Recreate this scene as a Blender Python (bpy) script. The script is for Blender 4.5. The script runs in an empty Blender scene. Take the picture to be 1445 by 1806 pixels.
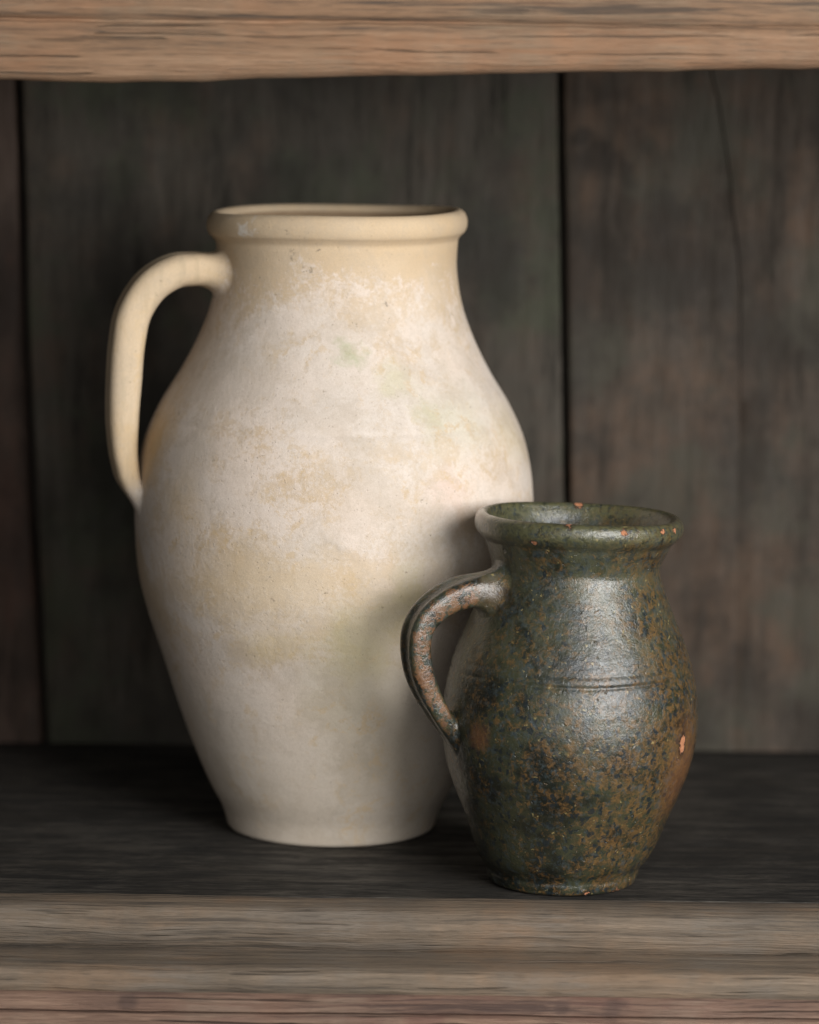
import bpy, math, random
import numpy as np
from mathutils import Vector, Matrix, noise as mnoise

random.seed(7)
scene = bpy.context.scene
R = math.radians

# ------------------------------------------------------------------ camera
cam_d = bpy.data.cameras.new('camera')
cam = bpy.data.objects.new('camera', cam_d)
scene.collection.objects.link(cam)
cam.location = (0, 0, 0.545)
cam.matrix_world = (Matrix.Translation((0, 0, 0.545)) @ Matrix.Rotation(R(90 - 8), 4, 'X')
                    @ Matrix.Rotation(R(0.7), 4, 'Z'))
cam_d.sensor_fit = 'VERTICAL'
cam_d.sensor_height = 36
cam_d.lens = 121.6
cam_d.clip_start = 0.05
cam_d.clip_end = 50
cam_d.dof.use_dof = True
cam_d.dof.focus_distance = 2.185
cam_d.dof.aperture_fstop = 3.6
cam_d.dof.aperture_blades = 0
scene.camera = cam

# ------------------------------------------------------------------ world and light
world = bpy.data.worlds.new('World')
scene.world = world
world.use_nodes = True
bg = world.node_tree.nodes['Background']
bg.inputs[0].default_value = (0.92, 0.96, 1.0, 1)
bg.inputs[1].default_value = 0.035

def area(name, loc, target, sx, sy, power, color):
    d = bpy.data.lights.new(name, 'AREA')
    d.shape = 'RECTANGLE'
    d.size, d.size_y = sx, sy
    d.energy = power
    d.color = color
    o = bpy.data.objects.new(name, d)
    scene.collection.objects.link(o)
    o.location = loc
    o.rotation_euler = (Vector(target) - Vector(loc)).to_track_quat('-Z', 'Y').to_euler()
    return o
area('window_light', (1.30, 0.50, 0.78), (0.0, 2.3, 0.2), 1.35, 1.1, 74, (1.0, 0.985, 0.965))
area('front_fill_light', (0.10, -0.55, 0.70), (0.0, 2.3, 0.25), 2.3, 1.3, 20, (1.0, 0.975, 0.94))  # added broad soft fill from behind the camera, lifts the shadows

scene.view_settings.view_transform = 'Standard'
scene.view_settings.look = 'None'
scene.view_settings.exposure = 0
scene.view_settings.gamma = 1
scene.view_settings.use_curve_mapping = False
scene.render.engine = 'CYCLES'
scene.cycles.use_denoising = True
scene.cycles.max_bounces = 5
scene.cycles.diffuse_bounces = 3
scene.cycles.glossy_bounces = 3
scene.cycles.use_adaptive_sampling = True
scene.cycles.adaptive_threshold = 0.013

# ------------------------------------------------------------------ node helper
class G:
    def __init__(s, name):
        s.mat = bpy.data.materials.new(name)
        s.mat.use_nodes = True
        s.t = s.mat.node_tree
        s.t.nodes.clear()
        s.out = s.t.nodes.new('ShaderNodeOutputMaterial')
        s.co = s.t.nodes.new('ShaderNodeTexCoord').outputs['Object']
    def put(s, sock, v):
        if v is None: return
        if isinstance(v, bpy.types.NodeSocket): s.t.links.new(v, sock)
        elif isinstance(v, (tuple, list)) and sock.type == 'RGBA' and len(v) == 3: sock.default_value = (*v, 1)
        else: sock.default_value = v
    def math(s, op, a, b=None, c=None, clamp=False):
        n = s.t.nodes.new('ShaderNodeMath'); n.operation = op; n.use_clamp = clamp
        for i, v in enumerate((a, b, c)):
            if v is not None: s.put(n.inputs[i], v)
        return n.outputs[0]
    def vmath(s, op, a, b=None, scale=None):
        n = s.t.nodes.new('ShaderNodeVectorMath'); n.operation = op
        s.put(n.inputs[0], a); s.put(n.inputs[1], b)
        if scale is not None: s.put(n.inputs['Scale'], scale)
        return n.outputs['Value'] if op in ('LENGTH', 'DISTANCE', 'DOT_PRODUCT') else n.outputs[0]
    def map(s, v, scale=(1, 1, 1), loc=(0, 0, 0)):
        n = s.t.nodes.new('ShaderNodeMapping'); s.put(n.inputs[0], v)
        n.inputs['Scale'].default_value = scale; n.inputs['Location'].default_value = loc
        return n.outputs[0]
    def noise(s, v, scale, detail=4, rough=.55, dist=0, color=False, lac=2.0):
        n = s.t.nodes.new('ShaderNodeTexNoise')
        s.put(n.inputs['Vector'], v); n.inputs['Scale'].default_value = scale
        n.inputs['Detail'].default_value = detail; n.inputs['Roughness'].default_value = rough
        n.inputs['Distortion'].default_value = dist; n.inputs['Lacunarity'].default_value = lac
        return n.outputs['Color' if color else 'Fac']
    def vor(s, v, scale, out='Distance', rnd=1.0):
        n = s.t.nodes.new('ShaderNodeTexVoronoi'); s.put(n.inputs['Vector'], v)
        n.inputs['Scale'].default_value = scale; n.inputs['Randomness'].default_value = rnd
        return n.outputs[out], n
    def step(s, v, a, b, lo=0.0, hi=1.0, smooth=True):
        n = s.t.nodes.new('ShaderNodeMapRange'); n.interpolation_type = 'SMOOTHSTEP' if smooth else 'LINEAR'
        s.put(n.inputs['Value'], v)
        for k, x in zip(('From Min', 'From Max', 'To Min', 'To Max'), (a, b, lo, hi)): s.put(n.inputs[k], x)
        return n.outputs[0]
    def mix(s, f, a, b, mode='MIX'):
        n = s.t.nodes.new('ShaderNodeMix'); n.data_type = 'RGBA'; n.blend_type = mode
        s.put(n.inputs[0], f); s.put(n.inputs[6], a); s.put(n.inputs[7], b)
        return n.outputs[2]
    def ramp(s, f, stops, interp='LINEAR'):
        n = s.t.nodes.new('ShaderNodeValToRGB'); s.put(n.inputs[0], f)
        e = n.color_ramp.elements; n.color_ramp.interpolation = interp
        while len(e) < len(stops): e.new(0.5)
        for el, (p, c) in zip(e, stops):
            el.position = p; el.color = (c, c, c, 1) if not isinstance(c, (tuple, list)) else (*c, 1)
        return n.outputs[0]
    def sep(s, v):
        n = s.t.nodes.new('ShaderNodeSeparateXYZ'); s.put(n.inputs[0], v); return n.outputs
    def attr(s, name):
        n = s.t.nodes.new('ShaderNodeAttribute'); n.attribute_name = name; return n.outputs['Fac']
    def bump(s, h, dist, strength=1.0, normal=None):
        n = s.t.nodes.new('ShaderNodeBump'); s.put(n.inputs['Height'], h)
        n.inputs['Distance'].default_value = dist; n.inputs['Strength'].default_value = strength
        s.put(n.inputs['Normal'], normal)
        return n.outputs[0]
    def principled(s, **kw):
        n = s.t.nodes.new('ShaderNodeBsdfPrincipled')
        for k, v in kw.items(): s.put(n.inputs[k.replace('_', ' ')], v)
        s.t.links.new(n.outputs[0], s.out.inputs[0])
        return s.mat

def spot(g, warped, p, rad, soft=.6, squash=None):
    """a mask round one point of the surface, edge broken by the warped coordinates"""
    v = warped
    q = p
    if squash:
        v = g.map(v, squash); q = tuple(a * b for a, b in zip(p, squash))
    d = g.vmath('DISTANCE', v, q)
    return g.step(d, rad * (1 - soft), rad * (1 + soft), 1, 0)

# ------------------------------------------------------------------ materials
def cream_earthenware():
    g = G('cream_earthenware')
    co = g.co
    z = g.sep(co)[2]; x = g.sep(co)[0]
    w1 = g.vmath('SCALE', g.vmath('SUBTRACT', g.noise(co, 38, 5, .65, color=True), (.5, .5, .5)), scale=.05)
    wp = g.vmath('ADD', co, w1)
    w2 = g.vmath('SCALE', g.vmath('SUBTRACT', g.noise(co, 260, 3, .6, color=True), (.5, .5, .5)), scale=.012)
    wp2 = g.vmath('ADD', wp, w2)
    big = g.noise(co, 11, 5, .6)
    mid = g.noise(wp, 30, 6, .74)
    fine = g.noise(co, 300, 5, .74)
    grain = g.noise(co, 1100, 3, .7)
    # raw clay: warm buff
    clay = g.mix(g.step(big, .3, .7), (.555, .41, .255), (.605, .47, .315))
    clay = g.mix(g.step(mid, .45, .75, 0, .4), clay, (.54, .39, .225))
    # chalky bloom
    zn = g.math('ADD', z, g.math('MULTIPLY', g.math('SUBTRACT', g.noise(co, 14, 4, .6), .5), .10))
    zb = g.ramp(g.math('DIVIDE', zn, .45), [(0, .66), (.14, .67), (.26, .60), (.33, .53), (.405, .435), (.44, .485), (.52, .575), (.575, .535), (.60, .495), (.635, .56), (.70, .61), (.75, .58), (.79, .525), (.82, .48), (.85, .46), (.88, .41), (.91, .30), (.95, 0), (1, 0)])
    cov = g.math('ADD', g.math('MULTIPLY', mid, .62), g.math('MULTIPLY', fine, .38))
    thr = g.math('SUBTRACT', 1.0, zb)
    bare = g.math('SUBTRACT', 1, g.step(g.math('ADD', g.attr('strap'), g.math('MULTIPLY', g.math('SUBTRACT', mid, .5), .5)), .25, .75, 0, .93))
    bloom = g.math('MULTIPLY', g.step(g.math('SUBTRACT', cov, thr), -.045, .065), bare)
    bcol = g.mix(g.step(big, .35, .65), (.73, .63, .555), (.69, .625, .57))
    bcol = g.mix(g.step(z, .02, .17, 1, 0), bcol, (.60, .535, .46))
    col = g.mix(g.math('MULTIPLY', bloom, .82), clay, bcol)
    # thin veil of bloom below the neck even over the exposed clay
    veil = g.math('MULTIPLY', g.step(zn, .42, .33), g.step(g.noise(wp, 22, 3, .6), .3, .7, .18, .62))
    veil = g.math('MULTIPLY', veil, bare)
    col = g.mix(veil, col, bcol)
    # stains: point, radius, colour, strength
    for p, r, c, k, sq in (
        ((.0123, -.0943, .3317), .0075, (.36, .40, .22), .62, None),
        ((.0419, -.0956, .3137), .012, (.50, .48, .28), .45, None),
        ((.0661, -.0964, .2938), .011, (.48, .47, .30), .5, None),
        ((.085, -.085, .292), .025, (.55, .54, .40), .38, None),
        ((.0219, -.1242, .1505), .022, (.50, .42, .17), .55, (1, 1, .8)),
        ((.050, -.1242, .1740), .015, (.47, .40, .18), .6, (1, 1, .7)),
        ((.011, -.115, .1187), .026, (.44, .40, .25), .42, (1, 1, .9)),
        ((.044, -.115, .1300), .030, (.46, .40, .29), .42, (1, 1, .8)),
        ((-.045, -.1260, .1850), .040, (.60, .45, .26), .5, (.75, 1, 1.5)),
        ((-.037, -.1189, .1431), .016, (.58, .44, .20), .5, (.6, 1, 1.4)),
        ((-.0596, -.1069, .1389), .010, (.47, .36, .24), .5, None),
        ((.0759, -.1098, .2418), .014, (.66, .49, .41), .5, None),
        ((.0930, -.1000, .2250), .018, (.48, .33, .20), .65, (1, 1, 1.5)),
        ((-.1191, -.0478, .2690), .018, (.57, .39, .19), .75, (1, 1, .8)),
        ((-.0970, -.0900, .2340), .018, (.58, .42, .23), .5, None),
        ((.0580, -.1220, .2060), .020, (.50, .47, .41), .4, None),
        ((.1176, -.0400, .2785), .020, (.56, .49, .30), .35, None),
        ((-.0589, -.0627, .4161), .0045, (.80, .77, .72), .8, (.5, 1, 1.6)),
        ((.03, -.10, .075), .03, (.50, .43, .30), .35, None)):
        col = g.mix(g.math('MULTIPLY', spot(g, wp2, p, r, .75, sq), k), col, c)
    # grey-brown patches drawn downwards, stronger on the lower third and towards the foot
    gr = g.step(g.noise(g.map(wp, (1, 1, .45)), 30, 6, .65), .5, .78)
    col = g.mix(g.math('MULTIPLY', gr, g.step(z, .26, .06, .06, .5)), col, (.34, .29, .22))
    fk = g.step(g.noise(wp, 75, 5, .72), .53, .62)
    fk = g.math('MULTIPLY', fk, g.step(g.noise(co, 17, 2, .5), .42, .62, .05, .8))
    col = g.mix(g.math('MULTIPLY', fk, g.step(zn, .40, .36, 0, .75)), col, g.mix(big, (.60, .42, .22), (.58, .44, .27)))
    # pepper specks and little iron spots
    d, vn = g.vor(wp, 130)
    sel = g.step(g.sep(vn.outputs['Color'])[0], .86, .88)
    sp = g.math('MULTIPLY', g.step(d, .06, .16, 1, 0), sel)
    col = g.mix(g.math('MULTIPLY', sp, .75), col, (.16, .12, .08))
    d2, vn2 = g.vor(co, 420)
    sel2 = g.step(g.sep(vn2.outputs['Color'])[1], .74, .78)
    sp2 = g.math('MULTIPLY', g.step(d2, .1, .32, 1, 0), sel2)
    col = g.mix(g.math('MULTIPLY', sp2, .22), col, (.25, .19, .13))
    for p, r in (((-.0275, -.0763, .3999), .0016), ((-.0262, -.0772, .3955), .0017), ((-.0144, -.0795, .3858), .0018),
                 ((-.0200, -.0780, .3905), .0015), ((-.0100, -.0800, .4005), .0013), ((.035, -.0765, .3655), .0015)):
        col = g.mix(g.math('MULTIPLY', spot(g, g.vmath('ADD', co, w2), p, r, .5), .75), col, (.10, .085, .065))
    col = g.mix(g.step(grain, .3, .7, .24, 0), col, (.35, .28, .2))
    col = g.mix(g.step(fine, .62, .8, 0, .25), col, (.80, .74, .66))
    hd = g.noise(g.map(co, (1, 1, .08)), 170, 4, .6)  # lengthwise dark streaks on the handle, painted for its shadow lines
    col = g.mix(g.math('MULTIPLY', g.step(hd, .44, .70, 0, .4), g.step(g.attr('strap'), .2, .9)), col, (.36, .29, .19))
    # soft grey-brown handling dirt at two sizes
    dt = g.noise(g.map(wp, (1, 1, .8), (2, 5, 1)), 19, 6, .72)
    col = g.mix(g.step(dt, .42, .68, 0, .46), col, (.42, .35, .27))
    dt2 = g.noise(wp2, 140, 4, .7)
    col = g.mix(g.step(dt2, .50, .72, 0, .30), col, (.44, .36, .27))
    # relief
    throw = g.noise(g.map(co, (6, 6, 150)), 1, 2, .6)
    pits = g.math('MULTIPLY', g.step(d2, .0, .3, -1, 0), sel2)
    h = g.math('ADD', g.math('MULTIPLY', fine, .5), g.math('MULTIPLY', grain, .4))
    h = g.math('ADD', h, g.math('MULTIPLY', bloom, .12))
    h = g.math('ADD', h, g.math('MULTIPLY', pits, .5))
    h = g.math('ADD', h, g.math('MULTIPLY', g.noise(co, 70, 3, .6), .8))
    h = g.math('ADD', h, g.math('MULTIPLY', throw, .4))
    nrm = g.bump(h, .00042, 1.0)
    rough = g.step(bloom, 0, 1, .74, .93, False)
    return g.principled(Base_Color=col, Roughness=rough, Specular_IOR_Level=.28, Normal=nrm)

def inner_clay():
    g = G('shaded_inner_clay')
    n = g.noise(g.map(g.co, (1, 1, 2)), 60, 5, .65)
    col = g.mix(n, (.20, .135, .080), (.36, .26, .165))  # brown clay, darkened to stand for the shade inside the mouth
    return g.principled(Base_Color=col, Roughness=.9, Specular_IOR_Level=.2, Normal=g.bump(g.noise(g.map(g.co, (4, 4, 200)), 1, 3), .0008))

def green_glaze():
    g = G('mottled_green_glaze')
    co = g.co
    xyz = g.sep(co); x, y, z = xyz[0], xyz[1], xyz[2]
    w1 = g.vmath('SCALE', g.vmath('SUBTRACT', g.noise(co, 120, 4, .65, color=True), (.5, .5, .5)), scale=.012)
    wp = g.vmath('ADD', co, w1)
    big = g.noise(co, 26, 4, .6)
    mid = g.noise(wp, 170, 4, .74)
    spk = g.noise(wp, 330, 3, .68)
    fine = g.noise(co, 900, 3, .7)
    # glaze pools: olive to near black green
    wq = g.vmath('ADD', co, g.vmath('SCALE', w1, scale=.45))
    cloud = g.noise(co, 34, 3, .6, color=True); cl = g.sep(cloud)
    col = g.mix(g.step(cl[0], .36, .62), (.009, .011, .008), (.041, .044, .024))
    # iron breaking through: rust brown, stronger on one flank; cut low on the other as painted shade
    flank = g.math('ADD', g.step(x, -.055, .075, -.035, .06), g.math('MULTIPLY', g.step(x, .02, -.03), g.step(z, .12, .04, 0, -.03)))
    iron = g.math('ADD', g.math('ADD', g.math('MULTIPLY', mid, .62), g.math('MULTIPLY', spk, .38)), flank)
    iron = g.math('ADD', iron, g.math('MULTIPLY', g.math('SUBTRACT', cl[1], .5), .26))
    iron = g.step(iron, .455, .60)
    ironc = g.mix(g.step(spk, .35, .65), (.080, .043, .014), (.185, .098, .030))
    col = g.mix(g.math('MULTIPLY', iron, .62), col, ironc)
    # slate blue and black flecks, drawn a little downwards
    fq = g.map(g.vmath('ADD', wq, g.vmath('SCALE', w1, scale=.5)), (1, 1, .8))
    fd, fv = g.vor(fq, 290)
    fr = g.sep(fv.outputs['Color'])
    flk = g.step(g.math('SUBTRACT', g.math('ADD', fd, g.math('MULTIPLY', spk, .5)), g.math('MULTIPLY', fr[0], .45)), .30, .46, 1, 0)
    flk = g.math('MULTIPLY', flk, g.step(g.math('ADD', fr[1], g.math('MULTIPLY', g.math('SUBTRACT', cl[2], .5), 1.6)), .35, .55))
    col = g.mix(g.math('MULTIPLY', flk, .88), col, (.012, .018, .021))
    fl2 = g.noise(g.map(wq, (1, 1, .8), (3, 1, 2)), 230, 4, .74)
    fl2 = g.math('SUBTRACT', fl2, g.math('MULTIPLY', g.math('SUBTRACT', cl[2], .5), .25))
    fl2 = g.math('ADD', fl2, g.step(z, .06, .20, -.02, .03))
    col = g.mix(g.step(fl2, .50, .64, 0, .62), col, (.046, .062, .066))
    # greyish olive scum on neck and shoulder
    sc = g.math('MULTIPLY', g.step(z, .12, .18), g.step(g.noise(wp, 60, 4, .7), .42, .62, 0, .5))
    col = g.mix(sc, col, (.085, .085, .050))
    rimm = g.math('MULTIPLY', g.step(z, .222, .232), g.step(spk, .36, .58, .0, .8))
    col = g.mix(rimm, col, (.098, .096, .046))
    # yellow ash freckles
    d, vn = g.vor(wp, 330)
    sel = g.step(g.sep(vn.outputs['Color'])[0], .9, .93)
    col = g.mix(g.math('MULTIPLY', g.math('MULTIPLY', g.step(d, .1, .3, 1, 0), sel), .7), col, (.34, .27, .11))
    # worn terracotta chips
    w2 = g.vmath('ADD', co, g.vmath('SCALE', g.vmath('SUBTRACT', g.noise(co, 330, 3, .6, color=True), (.5, .5, .5)), scale=.0075))
    chip = None
    for p, r, sq in (((.069, -.0439, .0985), .0041, (1.1, 1.1, .62)), ((.0060, .0597, .2366), .0030, None), ((-.0060, -.0614, .2394), .0030, None),
                     ((.0290, -.0613, .2355), .0024, None), ((-.0270, -.0578, .2280), .0027, (1, 1, 1.5)), ((.0540, -.0438, .2338), .0024, (1, 1, 1.6)),
                     ((.0625, -.0315, .2328), .0018, None), ((.064, -.047, .1005), .0012, None), ((.012, -.047, .0020), .0014, (.4, 1, 1.5)),
                     ((.034, -.036, .0012), .0030, (.45, .6, 2.2))):
        v = g.map(w2, sq) if sq else w2
        q = tuple(e * f for e, f in zip(p, sq)) if sq else p
        m = g.math('SUBTRACT', 1, g.math('DIVIDE', g.vmath('DISTANCE', v, q), r))
        chip = m if chip is None else g.math('MAXIMUM', chip, m)
    chip_edge = g.step(chip, -.45, -.05)
    chip = g.step(chip, .0, .22)
    rub = g.math('MULTIPLY', spot(g, w2, (-.0593, -.0564, .1042), .0075, .7), .6)
    rub2 = g.math('MULTIPLY', spot(g, w2, (.070, -.036, .0800), .017, .8, (1, 1, .55)), .55)
    rub3 = g.math('MULTIPLY', spot(g, w2, (-.052, -.036, .1930), .010, .8), .2)
    # glaze worn thin along the handle strap (the strap stands well off the axis)
    strap = g.math('MULTIPLY', g.step(g.attr('strap'), .3, 1), g.step(g.math('ADD', mid, g.step(g.attr('edge'), .35, .95, -.14, .05)), .46, .60, 0, .62))
    col = g.mix(g.math('MAXIMUM', g.math('MAXIMUM', rub, rub2), g.math('MAXIMUM', rub3, strap)), col, (.20, .090, .038))
    col = g.mix(g.math('MULTIPLY', chip_edge, .8), col, (.030, .018, .012))
    col = g.mix(chip, col, g.mix(g.step(fine, .3, .7), (.33, .130, .060), (.46, .205, .105)))
    # relief: pinholes, runs, pocked skin
    dp, vp = g.vor(wp, 210)
    pin = g.math('MULTIPLY', g.step(dp, .05, .28, -1, 0), g.step(g.sep(vp.outputs['Color'])[2], .72, .78))
    throw = g.noise(g.map(co, (9, 9, 240)), 1, 1, .6)
    h = g.math('ADD', g.math('MULTIPLY', spk, .7), g.math('MULTIPLY', fine, .45))
    h = g.math('ADD', h, g.math('MULTIPLY', pin, .55))
    lump = g.noise(co, 75, 2, .6)
    h = g.math('ADD', h, g.math('MULTIPLY', lump, 1.1))
    h = g.math('ADD', h, g.math('MULTIPLY', throw, .15))
    h = g.math('SUBTRACT', h, g.math('MULTIPLY', chip, .9))
    nrm = g.bump(h, .00055, 1.0)
    h2 = g.math('ADD', g.math('ADD', g.math('MULTIPLY', spk, .85), g.math('MULTIPLY', fine, .22)), g.math('ADD', g.math('MULTIPLY', pin, .8), g.math('MULTIPLY', lump, 1.2)))
    nrm2 = g.bump(g.math('SUBTRACT', h2, g.math('MULTIPLY', chip, .9)), .0005, 1.0)
    rough = g.math('ADD', g.step(mid, .3, .7, .28, .46), g.math('MULTIPLY', chip, .45), clamp=True)
    coat = g.math('MULTIPLY', g.step(chip, 0, 1, 1, 0), g.step(big, .3, .7, .6, .95))
    return g.principled(Base_Color=col, Roughness=rough, Specular_IOR_Level=.42, Normal=nrm,
                        Coat_Weight=coat, Coat_Roughness=.085, Coat_IOR=1.42, Coat_Normal=nrm2)

def wood(name, dark, base, light, axis, warm=None, grey=None, blotch=.4, knots=(), seed=0.0, bump=.0006, rough=(.62, .85), crack=.35, spec=.3, green=None, fibre=1.0, figure=1.0, along=5.0, pore=.0, scuff=0):
    g = G(name)
    across = 130.0 * fibre
    def stretch(k, l): v = [across * k] * 3; v[axis] = along * l; return v
    off = (seed * 3.1, seed * 7.7, seed * 5.3)
    w = g.vmath('SCALE', g.vmath('SUBTRACT', g.noise(g.map(g.co, (1, 1, 1), off), 7, 2, .5, color=True), (.5, .5, .5)), scale=.007)
    co = g.map(g.vmath('ADD', g.co, w), (1, 1, 1), off)
    n1 = g.noise(g.map(co, stretch(1, 1)), 1, 6, .70)
    n3 = g.noise(g.map(co, stretch(3.4, 5)), 1, 2, .65)
    n2 = g.noise(g.map(co, stretch(.3, .5)), 1, 3, .6)
    bl = g.noise(co, 12, 5, .64, color=True)
    blx = g.sep(bl)
    v = g.math('ADD', g.math('MULTIPLY', n1, .46), g.math('ADD', g.math('MULTIPLY', n2, .32), g.math('MULTIPLY', n3, .22)))
    v = g.math('ADD', .5, g.math('MULTIPLY', g.math('SUBTRACT', v, .5), figure))
    col = g.mix(g.step(v, .36, .50), dark, base)
    col = g.mix(g.step(v, .50, .64), col, light)
    if warm: col = g.mix(g.math('MULTIPLY', g.step(blx[1], .44, .60, 0, .7), g.step(n2, .35, .6)), col, warm)
    if grey: col = g.mix(g.math('MULTIPLY', g.step(blx[2], .44, .62, 0, .5), g.step(n1, .40, .56)), col, grey)
    if green: col = g.mix(g.step(blx[2], .46, .62, 0, .75), col, green)
    col = g.mix(g.step(blx[0], .34, .58, blotch, 0), col, dark)
    h = g.math('ADD', g.math('MULTIPLY', n1, 1.6), g.math('MULTIPLY', n3, .7))
    if crack:
        ck = g.step(g.noise(g.map(co, stretch(1.1, .9), (2, 6, 1)), 1, 2, .55), .63, .70)
        col = g.mix(g.math('MULTIPLY', ck, crack * 2.2), col, tuple(c * .45 for c in dark))
        h = g.math('SUBTRACT', h, g.math('MULTIPLY', ck, .9))
    col = g.mix(g.step(n3, .56, .68, 0, pore), col, tuple(c * .6 for c in dark))
    if scuff:
        ds, dn = g.vor(g.co, 260)
        dust = g.math('MULTIPLY', g.step(ds, .05, .22, 1, 0), g.step(g.sep(dn.outputs['Color'])[0], .90, .93))
        scr = g.step(g.noise(g.map(g.co, (14, 240, 1), (3, 1, 0)), 1, 3, .7), .62, .74)
        scr = g.math('MULTIPLY', scr, g.step(blx[1], .45, .6))
        col = g.mix(g.math('MULTIPLY', g.math('MAXIMUM', dust, scr), scuff), col, (.150, .132, .110))
    kk = None
    for p, r in knots:
        d = g.vmath('DISTANCE', g.vmath('ADD', g.co, g.vmath('SCALE', g.vmath('SUBTRACT', bl, (.5, .5, .5)), scale=r * 3.2)), p)
        m = g.step(d, r * .45, r * 1.1, 1, 0)
        kk = m if kk is None else g.math('MAXIMUM', kk, m)
    if kk is not None:
        col = g.mix(g.math('MULTIPLY', kk, .75), col, g.mix(n3, tuple(c * .4 for c in dark), tuple(c * 1.6 for c in dark)))
    nrm = g.bump(h, bump, 1.0) if bump else None
    r = g.step(v, .35, .65, rough[1], rough[0])
    return g.principled(Base_Color=col, Roughness=r, Specular_IOR_Level=spec, Normal=nrm)

M = {}
M['jar'] = cream_earthenware()
M['jug'] = green_glaze()
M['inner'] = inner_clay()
M['top'] = wood('tan_worn_moulding', (.085, .062, .046), (.238, .143, .084), (.335, .210, .128), 0, warm=(.27, .145, .080), grey=(.19, .150, .105), blotch=.25, seed=1, crack=.22, figure=1.3, along=5.5, pore=.45, bump=.0011, fibre=1.9)
M['front'] = wood('grey_brown_moulding', (.075, .062, .050), (.160, .123, .089), (.235, .178, .127), 0, warm=(.22, .145, .092), grey=(.155, .140, .122), blotch=.35, seed=2, crack=.20, figure=1.3, along=7, pore=.45, bump=.0011, fibre=1.9)
M['rail'] = wood('reddish_worn_rail', (.080, .052, .043), (.185, .114, .082), (.285, .185, .130), 0, warm=(.16, .080, .064), grey=(.22, .165, .125), blotch=.25, seed=3, crack=.35, figure=1.4, along=5.5, pore=.45, bump=.0011, fibre=1.9,
                 knots=(((-.1727, 2.053, -.0487), .0090), ((.1297, 2.053, -.0503), .0095), ((.1000, 2.053, -.0480), .006)))
M['shelf'] = wood('dark_shelf_wood', (.013, .0118, .0102), (.034, .0305, .0265), (.074, .066, .056), 0, grey=(.066, .060, .052), blotch=.6, seed=4, rough=(.5, .8), bump=.0008, spec=.3, fibre=1.6, figure=1.8, crack=.2, along=26, scuff=.45)
M['plank_a'] = wood('red_brown_back_plank', (.018, .012, .009), (.050, .032, .023), (.066, .043, .031), 2, warm=(.085, .045, .032), blotch=.7, seed=5, crack=0, bump=0, figure=1.0, fibre=.9, along=12)
M['plank_b'] = wood('green_grey_back_plank', (.020, .0175, .0135), (.051, .043, .033), (.068, .057, .044), 2, green=(.046, .050, .031), warm=(.070, .047, .032), blotch=.75, seed=6, crack=0, bump=0, figure=1.0, fibre=.9, along=12)
M['plank_c'] = wood('brown_grey_back_plank', (.019, .0145, .0105), (.049, .037, .027), (.067, .051, .038), 2, green=(.046, .043, .031), warm=(.088, .054, .034), blotch=.8, seed=7, crack=0, bump=0, figure=1.0, fibre=.9, along=12,
                    knots=(((.141, 2.578, .445), .017), ((.158, 2.578, .438), .012), ((.128, 2.578, .463), .010)))
M['carcass'] = wood('dark_carcass_wood', (.015, .012, .010), (.042, .034, .027), (.065, .053, .042), 2, blotch=.5, seed=8, crack=0, bump=0)

# ------------------------------------------------------------------ mesh helpers
def link(name, me, mat, parent=None):
    o = bpy.data.objects.new(name, me)
    scene.collection.objects.link(o)
    if mat: me.materials.append(mat)
    if parent is not None: o.parent = parent
    return o

def empty(name, loc, label, cat):
    o = bpy.data.objects.new(name, None)
    o.empty_display_size = .05
    scene.collection.objects.link(o)
    o.location = loc
    o['label'] = label; o['category'] = cat
    return o

def mesh(name, verts, faces, smooth=True, normals=None):
    me = bpy.data.meshes.new(name)
    me.from_pydata([tuple(map(float, v)) for v in verts], [], faces)
    me.update()
    if smooth: me.polygons.foreach_set('use_smooth', [True] * len(me.polygons))
    if normals is not None:
        me.normals_split_custom_set_from_vertices([tuple(map(float, n)) for n in normals])
    return me

def catmull(P, step, marks=None):
    P = [np.array(p, float) for p in P]
    P = [2 * P[0] - P[1]] + P + [2 * P[-1] - P[-2]]
    out = []
    for i in range(1, len(P) - 2):
        p0, p1, p2, p3 = P[i - 1:i + 3]
        t0 = 0; t1 = t0 + max(1e-6, np.linalg.norm(p1 - p0)) ** .5
        t2 = t1 + max(1e-6, np.linalg.norm(p2 - p1)) ** .5; t3 = t2 + max(1e-6, np.linalg.norm(p3 - p2)) ** .5
        n = max(2, int(np.linalg.norm(p2 - p1) / (step[i - 1] if marks is not None else step)) + 1)
        if marks is not None: marks.append(len(out))
        for t in np.linspace(t1, t2, n, endpoint=False):
            a1 = (t1 - t) / (t1 - t0) * p0 + (t - t0) / (t1 - t0) * p1
            a2 = (t2 - t) / (t2 - t1) * p1 + (t - t1) / (t2 - t1) * p2
            a3 = (t3 - t) / (t3 - t2) * p2 + (t - t2) / (t3 - t2) * p3
            b1 = (t2 - t) / (t2 - t0) * a1 + (t - t0) / (t2 - t0) * a2
            b2 = (t3 - t) / (t3 - t1) * a2 + (t - t1) / (t3 - t1) * a3
            out.append((t2 - t) / (t2 - t1) * b1 + (t - t1) / (t2 - t1) * b2)
    out.append(P[-2])
    return np.array(out)

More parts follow.
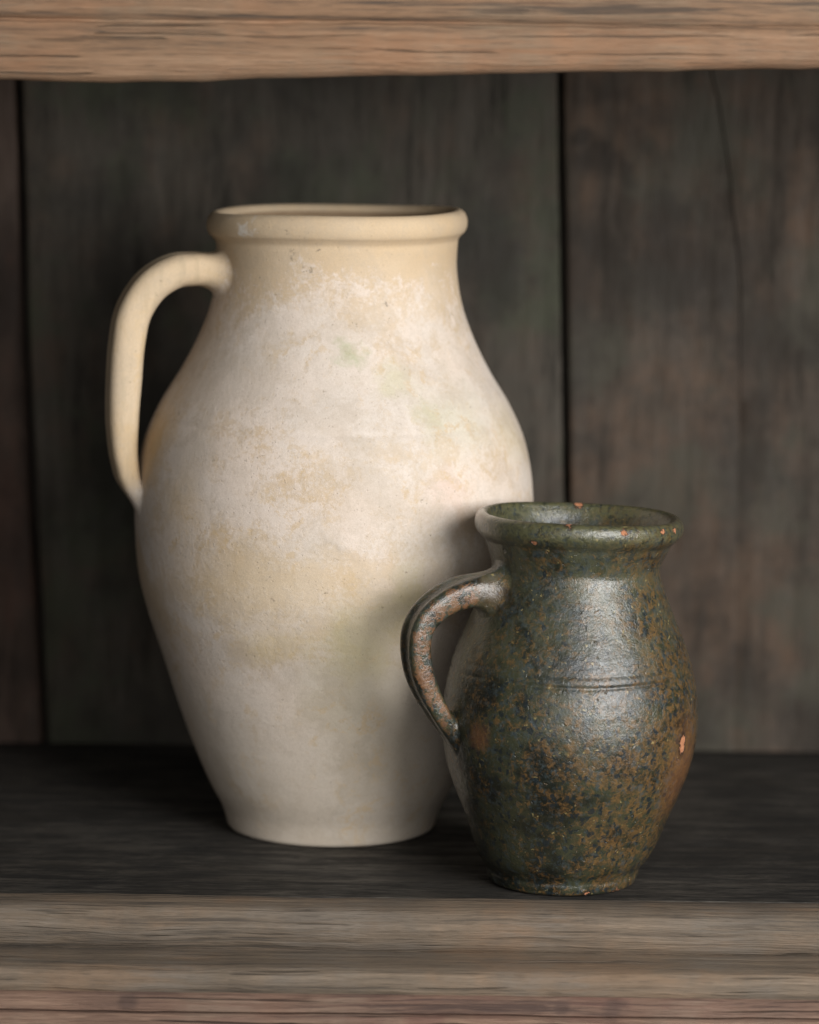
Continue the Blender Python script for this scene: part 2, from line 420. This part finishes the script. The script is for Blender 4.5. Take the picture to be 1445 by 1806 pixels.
class Pot:
    """a thrown pot: outer profile, rim and inner wall revolved with a hand-made wobble"""
    def __init__(s, outer, rim, inner, wob, dz, carve=None, step=.0011, seg=240, seed=0, lean=None):
        s.lean = lean or (lambda z: 0.0)
        s.wob, s.dz, s.carve, s.seed, s.seg = wob, dz, carve, seed, seg
        marks = []; a, b, c = len(outer) - 1, len(rim) - 1, len(inner) - 1
        s.prof = catmull(outer + rim[1:] + inner[1:], [step] * a + [step * .7] * b + [step * 2.5] * c, marks)
        s.n1 = marks[a] + 1; s.n2 = marks[a + b]
        po, pr = s.prof[:s.n1], s.prof[s.n1 - 1:s.n2]
        kr = int(np.argmax(pr[:, 0])) + 1
        zi = np.concatenate([po[:, 1], pr[1:kr, 1]]); ri = np.concatenate([po[:, 0], pr[1:kr, 0]])
        k = np.argsort(zi, kind='stable'); s.oz, s.orr = zi[k], ri[k]
        th = np.linspace(0, 2 * math.pi, seg, endpoint=False)
        n = len(s.prof)
        V = np.zeros((n, seg, 3))
        for i, (r, z) in enumerate(s.prof):
            for j, t in enumerate(th):
                V[i, j] = s.point(r, z, t, i < s.n2)
        s.V = V
        du = np.roll(V, -1, 1) - np.roll(V, 1, 1)
        dv = np.zeros_like(V); dv[1:-1] = V[2:] - V[:-2]; dv[0] = V[1] - V[0]; dv[-1] = V[-1] - V[-2]
        N = np.cross(du, dv); N /= np.linalg.norm(N, axis=2, keepdims=True) + 1e-12
        s.N = N
    def point(s, r, z, t, outer=True):
        c, q = math.cos(t), math.sin(t)
        f = 1.0
        if r > .004:
            a = mnoise.noise(Vector((c * 1.1, q * 1.1, z * 9 + s.seed)))
            b = mnoise.noise(Vector((c * 3.2, q * 3.2, z * 24 + s.seed + 7)))
            f += s.wob * (a * .9 + b * .35) + s.wob * .10 * mnoise.noise(Vector((c * .8, q * .8, z * 260 + s.seed)))
        rr = r * f
        if outer and s.carve: rr += s.carve(t, z)
        return np.array((rr * c + s.lean(z), rr * q, z + s.dz(rr * c, rr * q, z)))
    def surf(s, t, z):
        return s.point(float(np.interp(z, s.oz, s.orr)), z, t)
    def snormal(s, t, z):
        e = 1e-3
        a = s.surf(t + e, z) - s.surf(t - e, z); b = s.surf(t, z + e) - s.surf(t, z - e)
        n = np.cross(a, b); return n / np.linalg.norm(n)
    def part(s, name, i0, i1, mat, parent, cap=None):
        V = s.V[i0:i1 + 1].reshape(-1, 3); N = s.N[i0:i1 + 1].reshape(-1, 3); m = s.seg; F = []
        for i in range(i1 - i0):
            for j in range(m):
                F.append((i * m + j, i * m + (j + 1) % m, (i + 1) * m + (j + 1) % m, (i + 1) * m + j))
        V = list(V); N = list(N)
        if cap == 'low':
            V.append(np.array((0, 0, V[0][2]))); N.append(np.array((0, 0, -1.)))
            F += [((j + 1) % m, j, len(V) - 1) for j in range(m)]
        if cap == 'high':
            b = (i1 - i0) * m
            V.append(np.array((0, 0, V[-1][2]))); N.append(np.array((0, 0, 1.)))
            F += [(b + j, b + (j + 1) % m, len(V) - 1) for j in range(m)]
        return link(name, mesh(name, V, F, True, N), mat, parent)

def strap_handle(pot, az, center, widths, thick, foot_top, foot_low, mat, parent, ridge=.0, seed=0.0, e=.86):
    """strap swept in the vertical plane at azimuth az, each end fanned out on to the pot's wall.
    foot = (z centre, half height, half width, azimuth offset)"""
    u = np.array((math.cos(az), math.sin(az), 0)); B = np.array((-math.sin(az), math.cos(az), 0)); Zv = np.array((0, 0, 1.))
    C = catmull(center, .0022)
    n = len(C); T = np.zeros_like(C); T[1:-1] = C[2:] - C[:-2]; T[0] = C[1] - C[0]; T[-1] = C[-1] - C[-2]
    T /= np.linalg.norm(T, axis=1, keepdims=True)
    L = np.concatenate([[0], np.cumsum(np.linalg.norm(np.diff(C, axis=0), axis=1))]); L /= L[-1]
    m = 64
    rings = []
    for i in range(n):
        w = float(np.interp(L[i], np.linspace(0, 1, len(widths)), widths)); h = float(np.interp(L[i], np.linspace(0, 1, len(thick)), thick))
        c = u * C[i, 0] + Zv * C[i, 1]
        d = u * T[i, 0] + Zv * T[i, 1]
        nr = u * (-T[i, 1]) + Zv * T[i, 0]
        ring = []
        for j in range(m):
            a = 2 * math.pi * j / m
            ca, sa = math.cos(a), math.sin(a)
            px = math.copysign(abs(ca) ** e, ca); py = math.copysign(abs(sa) ** e, sa)
            k = 1 + .035 * mnoise.noise(Vector((ca, sa, L[i] * 5 + seed)))
            # shallow thumb channel between two ridges along the outer face
            ch = ridge * math.exp(-(px / .42) ** 2) if sa > 0 else 0
            ring.append(c + B * (w * px * k) + nr * (h * (py * k - ch)))
        rings.append(np.array(ring))
    def fan(ring, d, foot, flip):
        zc, hz, wt, da = foot
        t0 = az + da; r0 = float(np.interp(zc, pot.oz, pot.orr)); ctr = pot.surf(t0, zc)
        out = []
        for j in range(m):
            a = 2 * math.pi * j / m; ca, sa = math.cos(a), math.sin(a) * (-1 if flip else 1)
            wob = 1 + .07 * mnoise.noise(Vector((ca * 1.5, sa * 1.5, seed + zc * 40)))
            t, z = t0 + wt * ca * wob / r0, zc + hz * sa * wob
            p = pot.surf(t, z); nv = pot.snormal(t, z)
            o = p - ctr; o -= nv * o.dot(nv); o /= np.linalg.norm(o) + 1e-9
            q = ring[j]; p = p - nv * .00025
            D = np.linalg.norm(p - q)
            out.append((q, d * D * 1.0, p, o * D * 1.15))
        res = []
        for s_ in np.linspace(0, 1, 15)[1:]:
            h00 = 2 * s_**3 - 3 * s_**2 + 1; h10 = s_**3 - 2 * s_**2 + s_; h01 = -2 * s_**3 + 3 * s_**2; h11 = s_**3 - s_**2
            res.append(np.array([h00 * q + h10 * a_ + h01 * p + h11 * b_ for q, a_, p, b_ in out]))
        return res
    top = fan(rings[0], -(u * T[0, 0] + Zv * T[0, 1]), foot_top, False)
    low = fan(rings[-1], u * T[-1, 0] + Zv * T[-1, 1], foot_low, True)
    allr = top[::-1] + rings + low
    V = np.vstack(allr); F = []
    for i in range(len(allr) - 1):
        for j in range(m):
            F.append((i * m + j, i * m + (j + 1) % m, (i + 1) * m + (j + 1) % m, (i + 1) * m + j))
    me = mesh('handle', V, F)
    at = me.attributes.new('strap', 'FLOAT', 'POINT')
    ae = me.attributes.new('edge', 'FLOAT', 'POINT')
    eg = [abs(math.cos(2 * math.pi * j / m)) ** 1.5 for j in range(m)]
    ae.data.foreach_set('value', np.array(eg * len(allr), dtype=np.float32))
    lt = len(top); wts = [min(1, i / lt) for i in range(lt)] + [1] * n + [1 - (i + 1) / len(low) for i in range(len(low))]
    at.data.foreach_set('value', np.repeat(np.array(wts, dtype=np.float32), m))
    # make sure faces look outwards
    k = (len(top) + n // 2) * m
    vn = me.vertices[k].normal
    cc = V[k:k + m].mean(0)
    if (V[k] - cc).dot(np.array(vn)) < 0: me.flip_normals()
    return link('handle', me, mat, parent)

def extrude_profile(name, prof, x0, x1, mat, parent, warp=None, nx=220, closed=True):
    """a moulding: profile of (y, z) points run along x, wavering like worn wood"""
    P = np.array(prof); m = len(P); V = []; F = []
    xs = np.linspace(x0, x1, nx)
    for x in xs:
        for k, (y, z) in enumerate(P):
            dy, dz = warp(x, y, z) if warp else (0, 0)
            V.append((x, y + dy, z + dz))
    for i in range(nx - 1):
        for k in range(m if closed else m - 1):
            k2 = (k + 1) % m
            F.append((i * m + k, (i + 1) * m + k, (i + 1) * m + k2, i * m + k2))
    F.append(tuple(range(m))); F.append(tuple((nx - 1) * m + k for k in reversed(range(m))))
    me = mesh(name, V, F)
    import bmesh
    bm = bmesh.new(); bm.from_mesh(me); bmesh.ops.recalc_face_normals(bm, faces=bm.faces); bm.to_mesh(me); bm.free()
    me.set_sharp_from_angle(angle=R(38))
    return link(name, me, mat, parent)

def wear(x, y, z, amp=.0008, s=0.0):
    return (amp * mnoise.noise(Vector((x * 9, y * 30 + s, z * 60))) + amp * .5 * mnoise.noise(Vector((x * 45, y * 60 + s, z * 90))),
            amp * mnoise.noise(Vector((x * 8 + 5, y * 30 + s, z * 50))) + amp * .5 * mnoise.noise(Vector((x * 50 + 3, y * 60 + s, z * 80))))

# ------------------------------------------------------------------ the cupboard
cab = empty('wooden_cupboard', (0, 0, 0), 'weathered dark wooden cupboard with plank back and worn shelf edges holding both pots', 'cupboard')
XL, XR = -.46, .78
shelf_prof = [(2.1300, -.0300), (2.1300, -.0012), (2.1312, -.0002)] + [(float(v), 0.0) for v in np.linspace(2.14, 2.60, 24)] + [(2.60, -.03)]
low = extrude_profile('lower_shelf', shelf_prof, XL, XR, M['shelf'], cab, lambda x, y, z: (0, .0005 * mnoise.noise(Vector((x * 10, y * 14, 0))) - .0005 if z > -.02 else 0))
nose = [(2.1296, -.0282), (2.1296, -.0006), (2.1270, .0000), (2.1100, -.0004), (2.1010, -.0010), (2.0978, -.0030), (2.0962, -.0075), (2.0955, -.0130), (2.0960, -.0185), (2.0978, -.0235), (2.1000, -.0264), (2.1020, -.0282)]
extrude_profile('edge_moulding', nose, XL, XR, M['front'], low, lambda x, y, z: wear(x, y, z, .0010, 3))
base_m = [(2.1290, -.0436), (2.1290, -.0276), (2.0920, -.0278), (2.0700, -.0282), (2.0610, -.0290), (2.0578, -.0312), (2.0566, -.0350), (2.0562, -.0390), (2.0568, -.0420), (2.0580, -.0436)]
extrude_profile('base_moulding', base_m, XL, XR, M['front'], low, lambda x, y, z: wear(x, y, z, .0010, 9))
rail = [(2.1000, -.1400), (2.1000, -.0426), (2.0600, -.0428), (2.0556, -.0430), (2.0543, -.0440), (2.0542, -.0538), (2.0556, -.0549), (2.0570, -.0553), (2.0545, -.0558), (2.0530, -.0570), (2.0530, -.1400)]
extrude_profile('front_rail', rail, XL, XR, M['rail'], cab, lambda x, y, z: wear(x, y, z, .0009, 15))

# upper shelf with a sagging, hand-worn front edge
bx = [-.50, -.249, -.181, -.130, -.096, -.04, .091, .242, .65]
bz = [.5095, .5090, .5084, .5098, .5124, .5142, .5176, .5224, .5300]
def sag(x): return float(np.interp(x, bx, bz)) - .5146
up_sh = extrude_profile('upper_shelf', [(2.118, .5250), (2.60, .5250), (2.60, .5500), (2.118, .5500)], XL, XR, M['shelf'], cab, None, 40)
upm = [(2.1176, .5180), (2.1150, .5162), (2.1060, .5150), (2.0990, .5150), (2.0945, .5163), (2.0915, .5190), (2.0900, .5235), (2.0893, .5300), (2.0890, .5380), (2.0893, .5432), (2.0903, .5452), (2.0925, .5462), (2.0925, .5470), (2.0905, .5480), (2.0890, .5500), (2.0885, .5560), (2.0890, .5680), (2.0920, .5760), (2.1176, .5760)]
def upw(x, y, z):
    a, b = wear(x, y, z, .0011, 21)
    k = max(0, min(1, (.548 - z) / .03))
    return a, b + sag(x) * k + .0012 * k * mnoise.noise(Vector((x * 18, 0, 2)))
extrude_profile('edge_moulding', upm, XL, XR, M['top'], up_sh, upw, 300)

# back planks; each edge is a line x(z), columns between, the gap a few millimetres
def lerp_line(p):
    zs, xs = zip(*p)
    return lambda z: float(np.interp(z, zs, xs))
seam_l = lerp_line([(0, -.2745), (.31, -.2885), (.5, -.2935)])
seam_r = lerp_line([(0, .1240), (.194, .1183), (.507, .1078)])
crack = lerp_line([(0, .2480), (.25, .2470), (.358, .2444), (.442, .2338), (.490, .2250), (.513, .2194), (.53, .215)])
def plank(mat, left, right, gl, gr, seed, crackf=None, y0=2.578):
    zs = np.linspace(.002, .5245, 90)
    V = []; F = []
    cols = None
    for z in zs:
        a = left(z) + gl + .0007 * mnoise.noise(Vector((seed, z * 16, 1))) + .0004 * mnoise.noise(Vector((seed, z * 60, 4)))
        b = right(z) - gr + .0007 * mnoise.noise(Vector((seed + 5, z * 16, 2))) + .0004 * mnoise.noise(Vector((seed + 9, z * 60, 4)))
        pts = [(a, .020), (a, .0022), (a + .0012, .0004), (a + .004, 0)]
        if crackf:
            c = crackf(z) + .0008 * mnoise.noise(Vector((9, z * 30, 2))); k = max(0, min(1, (z - .22) / .2))
            hw = .0002 + .0006 * k
            for f in np.linspace(.1, .95, 8): pts.append((a + .004 + (c - hw - .001 - a - .004) * f, 0))
            pts += [(c - hw - .0003, .0003), (c - hw * .5, .0022 * k + .0004), (c + hw * .5, .0022 * k + .0004), (c + hw + .0003, .0003)]
            for f in np.linspace(.05, .9, 8): pts.append((c + hw + .001 + (b - .004 - c - hw - .001) * f, 0))
        else:
            for f in np.linspace(.05, .95, 18): pts.append((a + .004 + (b - a - .008) * f, 0))
        pts += [(b - .004, 0), (b - .0012, .0004), (b, .0022), (b, .020)]
        m = len(pts)
        for x, d in pts:
            V.append((x, y0 + d + .0012 * mnoise.noise(Vector((x * 14, z * 4, seed))), z))
    n = len(zs)
    for i in range(n - 1):
        for k in range(m):
            k2 = (k + 1) % m
            F.append((i * m + k, i * m + k2, (i + 1) * m + k2, (i + 1) * m + k))
    F.append(tuple(reversed(range(m)))); F.append(tuple((n - 1) * m + k for k in range(m)))
    me = mesh('back_plank', V, F)
    import bmesh
    bm = bmesh.new(); bm.from_mesh(me); bmesh.ops.recalc_face_normals(bm, faces=bm.faces); bm.to_mesh(me); bm.free()
    me.set_sharp_from_angle(angle=R(50))
    return link('back_plank', me, mat, cab)
plank(M['plank_a'], lambda z: XL + .004, seam_l, 0, .0026, 1.3)
plank(M['plank_b'], seam_l, seam_r, .0026, .0024, 2.7)
plank(M['plank_c'], seam_r, lambda z: .462 - .01 * z, .0024, .0026, 4.1, crack)
plank(M['plank_a'], lambda z: .462 - .01 * z, lambda z: XR - .004, .0026, 0, 6.2)

def slab(name, x0, x1, y0, y1, z0, z1, mat, parent):
    import bmesh
    bm = bmesh.new()
    vs = [bm.verts.new((x, y, z)) for x in (x0, x1) for y in (y0, y1) for z in (z0, z1)]
    for f in ((0, 1, 3, 2), (4, 6, 7, 5), (0, 4, 5, 1), (2, 3, 7, 6), (0, 2, 6, 4), (1, 5, 7, 3)): bm.faces.new([vs[i] for i in f])
    bmesh.ops.recalc_face_normals(bm, faces=bm.faces)
    bmesh.ops.bevel(bm, geom=list(bm.edges), offset=.0015, segments=2, affect='EDGES')
    me = bpy.data.meshes.new(name); bm.to_mesh(me); bm.free()
    return link(name, me, mat, parent)
slab('backing_board', XL - .02, XR + .02, 2.6035, 2.615, -.03, .60, M['carcass'], cab)
slab('side_panel', XL - .024, XL - .001, 2.10, 2.6025, -.14, .60, M['carcass'], cab)
slab('side_panel', XR + .001, XR + .024, 2.10, 2.6025, -.14, .60, M['carcass'], cab)

# ------------------------------------------------------------------ the tall cream jar
jar = empty('cream_jar', (-.0512, 2.33, 0), 'tall cream earthenware jar with chalky bloom and one long loop handle, behind the green jug', 'jar')
outer = [(.0600, .0010), (.0690, .0000), (.0712, .0018), (.0724, .0060), (.0750, .0143), (.0838, .0310), (.0954, .0580), (.1067, .0894), (.1178, .1245), (.1266, .1516), (.1324, .1763), (.1353, .2091), (.1350, .2298), (.1331, .2492), (.1280, .2705), (.1178, .2925), (.1040, .3149), (.0927, .3372), (.0846, .3598), (.0808, .3839), (.0812, .3975)]
rim = [(.0812, .3975), (.0817, .4022), (.0838, .4050), (.0862, .4074), (.0876, .4116), (.0873, .4162), (.0852, .4202), (.0820, .4219), (.0788, .4208), (.0768, .4172)]
inner = [(.0768, .4172), (.0752, .4080), (.0742, .3850), (.0780, .3600), (.0860, .3372), (.0975, .3149), (.1110, .2925), (.1210, .2700), (.1275, .2200), (.1240, .1700), (.1000, .0900), (.0760, .0300), (.0600, .0150), (.0200, .0130)]
sm = lambda a, b, v: (lambda t: t * t * (3 - 2 * t))(max(0, min(1, (v - a) / (b - a))))
jar_pot = Pot(outer, rim, inner, .0055, lambda x, y, z: sm(.30, .42, z) * (.014 * x + .0006 * math.sin(3 * math.atan2(y, x) + 1)), seed=1.0,
              carve=lambda t, z: .00045 * math.exp(-((z - .2835) / .0016) ** 2) * -1 * max(0, math.cos(t + 1.6)) if .27 < z < .30 else 0)
jar_pot.part('body', 0, jar_pot.n1 - 1, M['jar'], jar, 'low')
jar_pot.part('rim', jar_pot.n1 - 1, jar_pot.n2, M['jar'], jar)
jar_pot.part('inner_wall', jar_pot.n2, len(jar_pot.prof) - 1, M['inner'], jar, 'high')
AZ = math.pi + R(14)
strap_handle(jar_pot, AZ, [(.0985, .3832), (.1095, .3822), (.1212, .3768), (.1300, .3690), (.1388, .3540), (.1430, .3330), (.1452, .3040), (.1460, .2753), (.1452, .2600), (.1434, .2490)],
             [.0185, .0172, .0165, .0160, .0155, .0150], [.0116, .0120, .0122, .0118, .0108, .0086], (.3815, .0185, .0270, R(2)), (.2290, .0165, .0170, 0), M['jar'], jar, ridge=.16, seed=2.0, e=.72)

# ------------------------------------------------------------------ the small green jug
jug = empty('green_jug', (.1045, 2.183, 0), 'small dark green and rust glazed jug with chipped rim, standing at the shelf edge', 'jug')
jouter = [(.0380, .0012), (.0445, .0000), (.0474, .0009), (.0483, .0030), (.0489, .0058), (.0490, .0082), (.0510, .0118), (.0538, .0150), (.0573, .0208), (.0660, .0441), (.0733, .0616), (.0792, .0791), (.0820, .0996), (.0816, .1159), (.0785, .1352), (.0727, .1540), (.0655, .1713), (.0580, .1904), (.0545, .2000), (.0538, .2050)]
jrim = [(.0538, .2050), (.0556, .2112), (.0584, .2175), (.0604, .2216), (.0642, .2252), (.0664, .2285), (.0667, .2328), (.0652, .2368), (.0622, .2385), (.0596, .2376), (.0576, .2345)]
jinner = [(.0576, .2345), (.0545, .2265), (.0502, .2160), (.0482, .2050), (.0500, .1950), (.0590, .1713), (.0680, .1500), (.0750, .1159), (.0740, .0900), (.0640, .0550), (.0500, .0200), (.0300, .0120), (.0150, .0115)]
def jcarve(t, z):
    k = .55 + .45 * math.cos(t + 1.15)
    wv = .0006 * math.sin(2 * t) + .0004 * math.sin(5 * t)
    g1 = math.exp(-((z - .1468 - wv) / .00115) ** 2); g2 = math.exp(-((z - .1398 - wv) / .0013) ** 2); g3 = math.exp(-((z - .1372 - wv * .5) / .0010) ** 2)
    b1 = math.exp(-((z - .1435 - wv) / .0020) ** 2)
    foot = -.0005 * mnoise.noise(Vector((t * 6, z * 300, 3))) * (1 - sm(.008, .016, z))
    return -.0003 * k * g1 - .0006 * (.4 + .6 * k) * g2 - .0001 * k * g3 + .0003 * k * b1 + foot
jug_pot = Pot(jouter, jrim, jinner, .0085, lambda x, y, z: sm(.17, .24, z) * (-.028 * x - .018 * y + .0005 * math.sin(3 * math.atan2(y, x))), carve=jcarve, step=.0006, seg=224, seed=11.0, lean=lambda z: float(np.interp(z, [0, .04, .1, .18, .24], [-.0032, -.001, 0, .0008, .0042])))
jug_pot.part('body', 0, jug_pot.n1 - 1, M['jug'], jug, 'low')
jug_pot.part('rim', jug_pot.n1 - 1, jug_pot.n2, M['jug'], jug)
jug_pot.part('inner_wall', jug_pot.n2, len(jug_pot.prof) - 1, M['jug'], jug, 'high')
strap_handle(jug_pot, math.pi + R(22), [(.0770, .1915), (.0860, .1884), (.0950, .1834), (.1028, .1758), (.1068, .1665), (.1074, .1545), (.1046, .1405), (.0990, .1270), (.0930, .1165)],
             [.0140, .0124, .0118, .0114, .0110, .0105], [.0098, .0088, .0083, .0082, .0078, .0066], (.1935, .0200, .0200, R(2)), (.0985, .0175, .0135, 0), M['jug'], jug, ridge=.34, e=.60, seed=5.0)
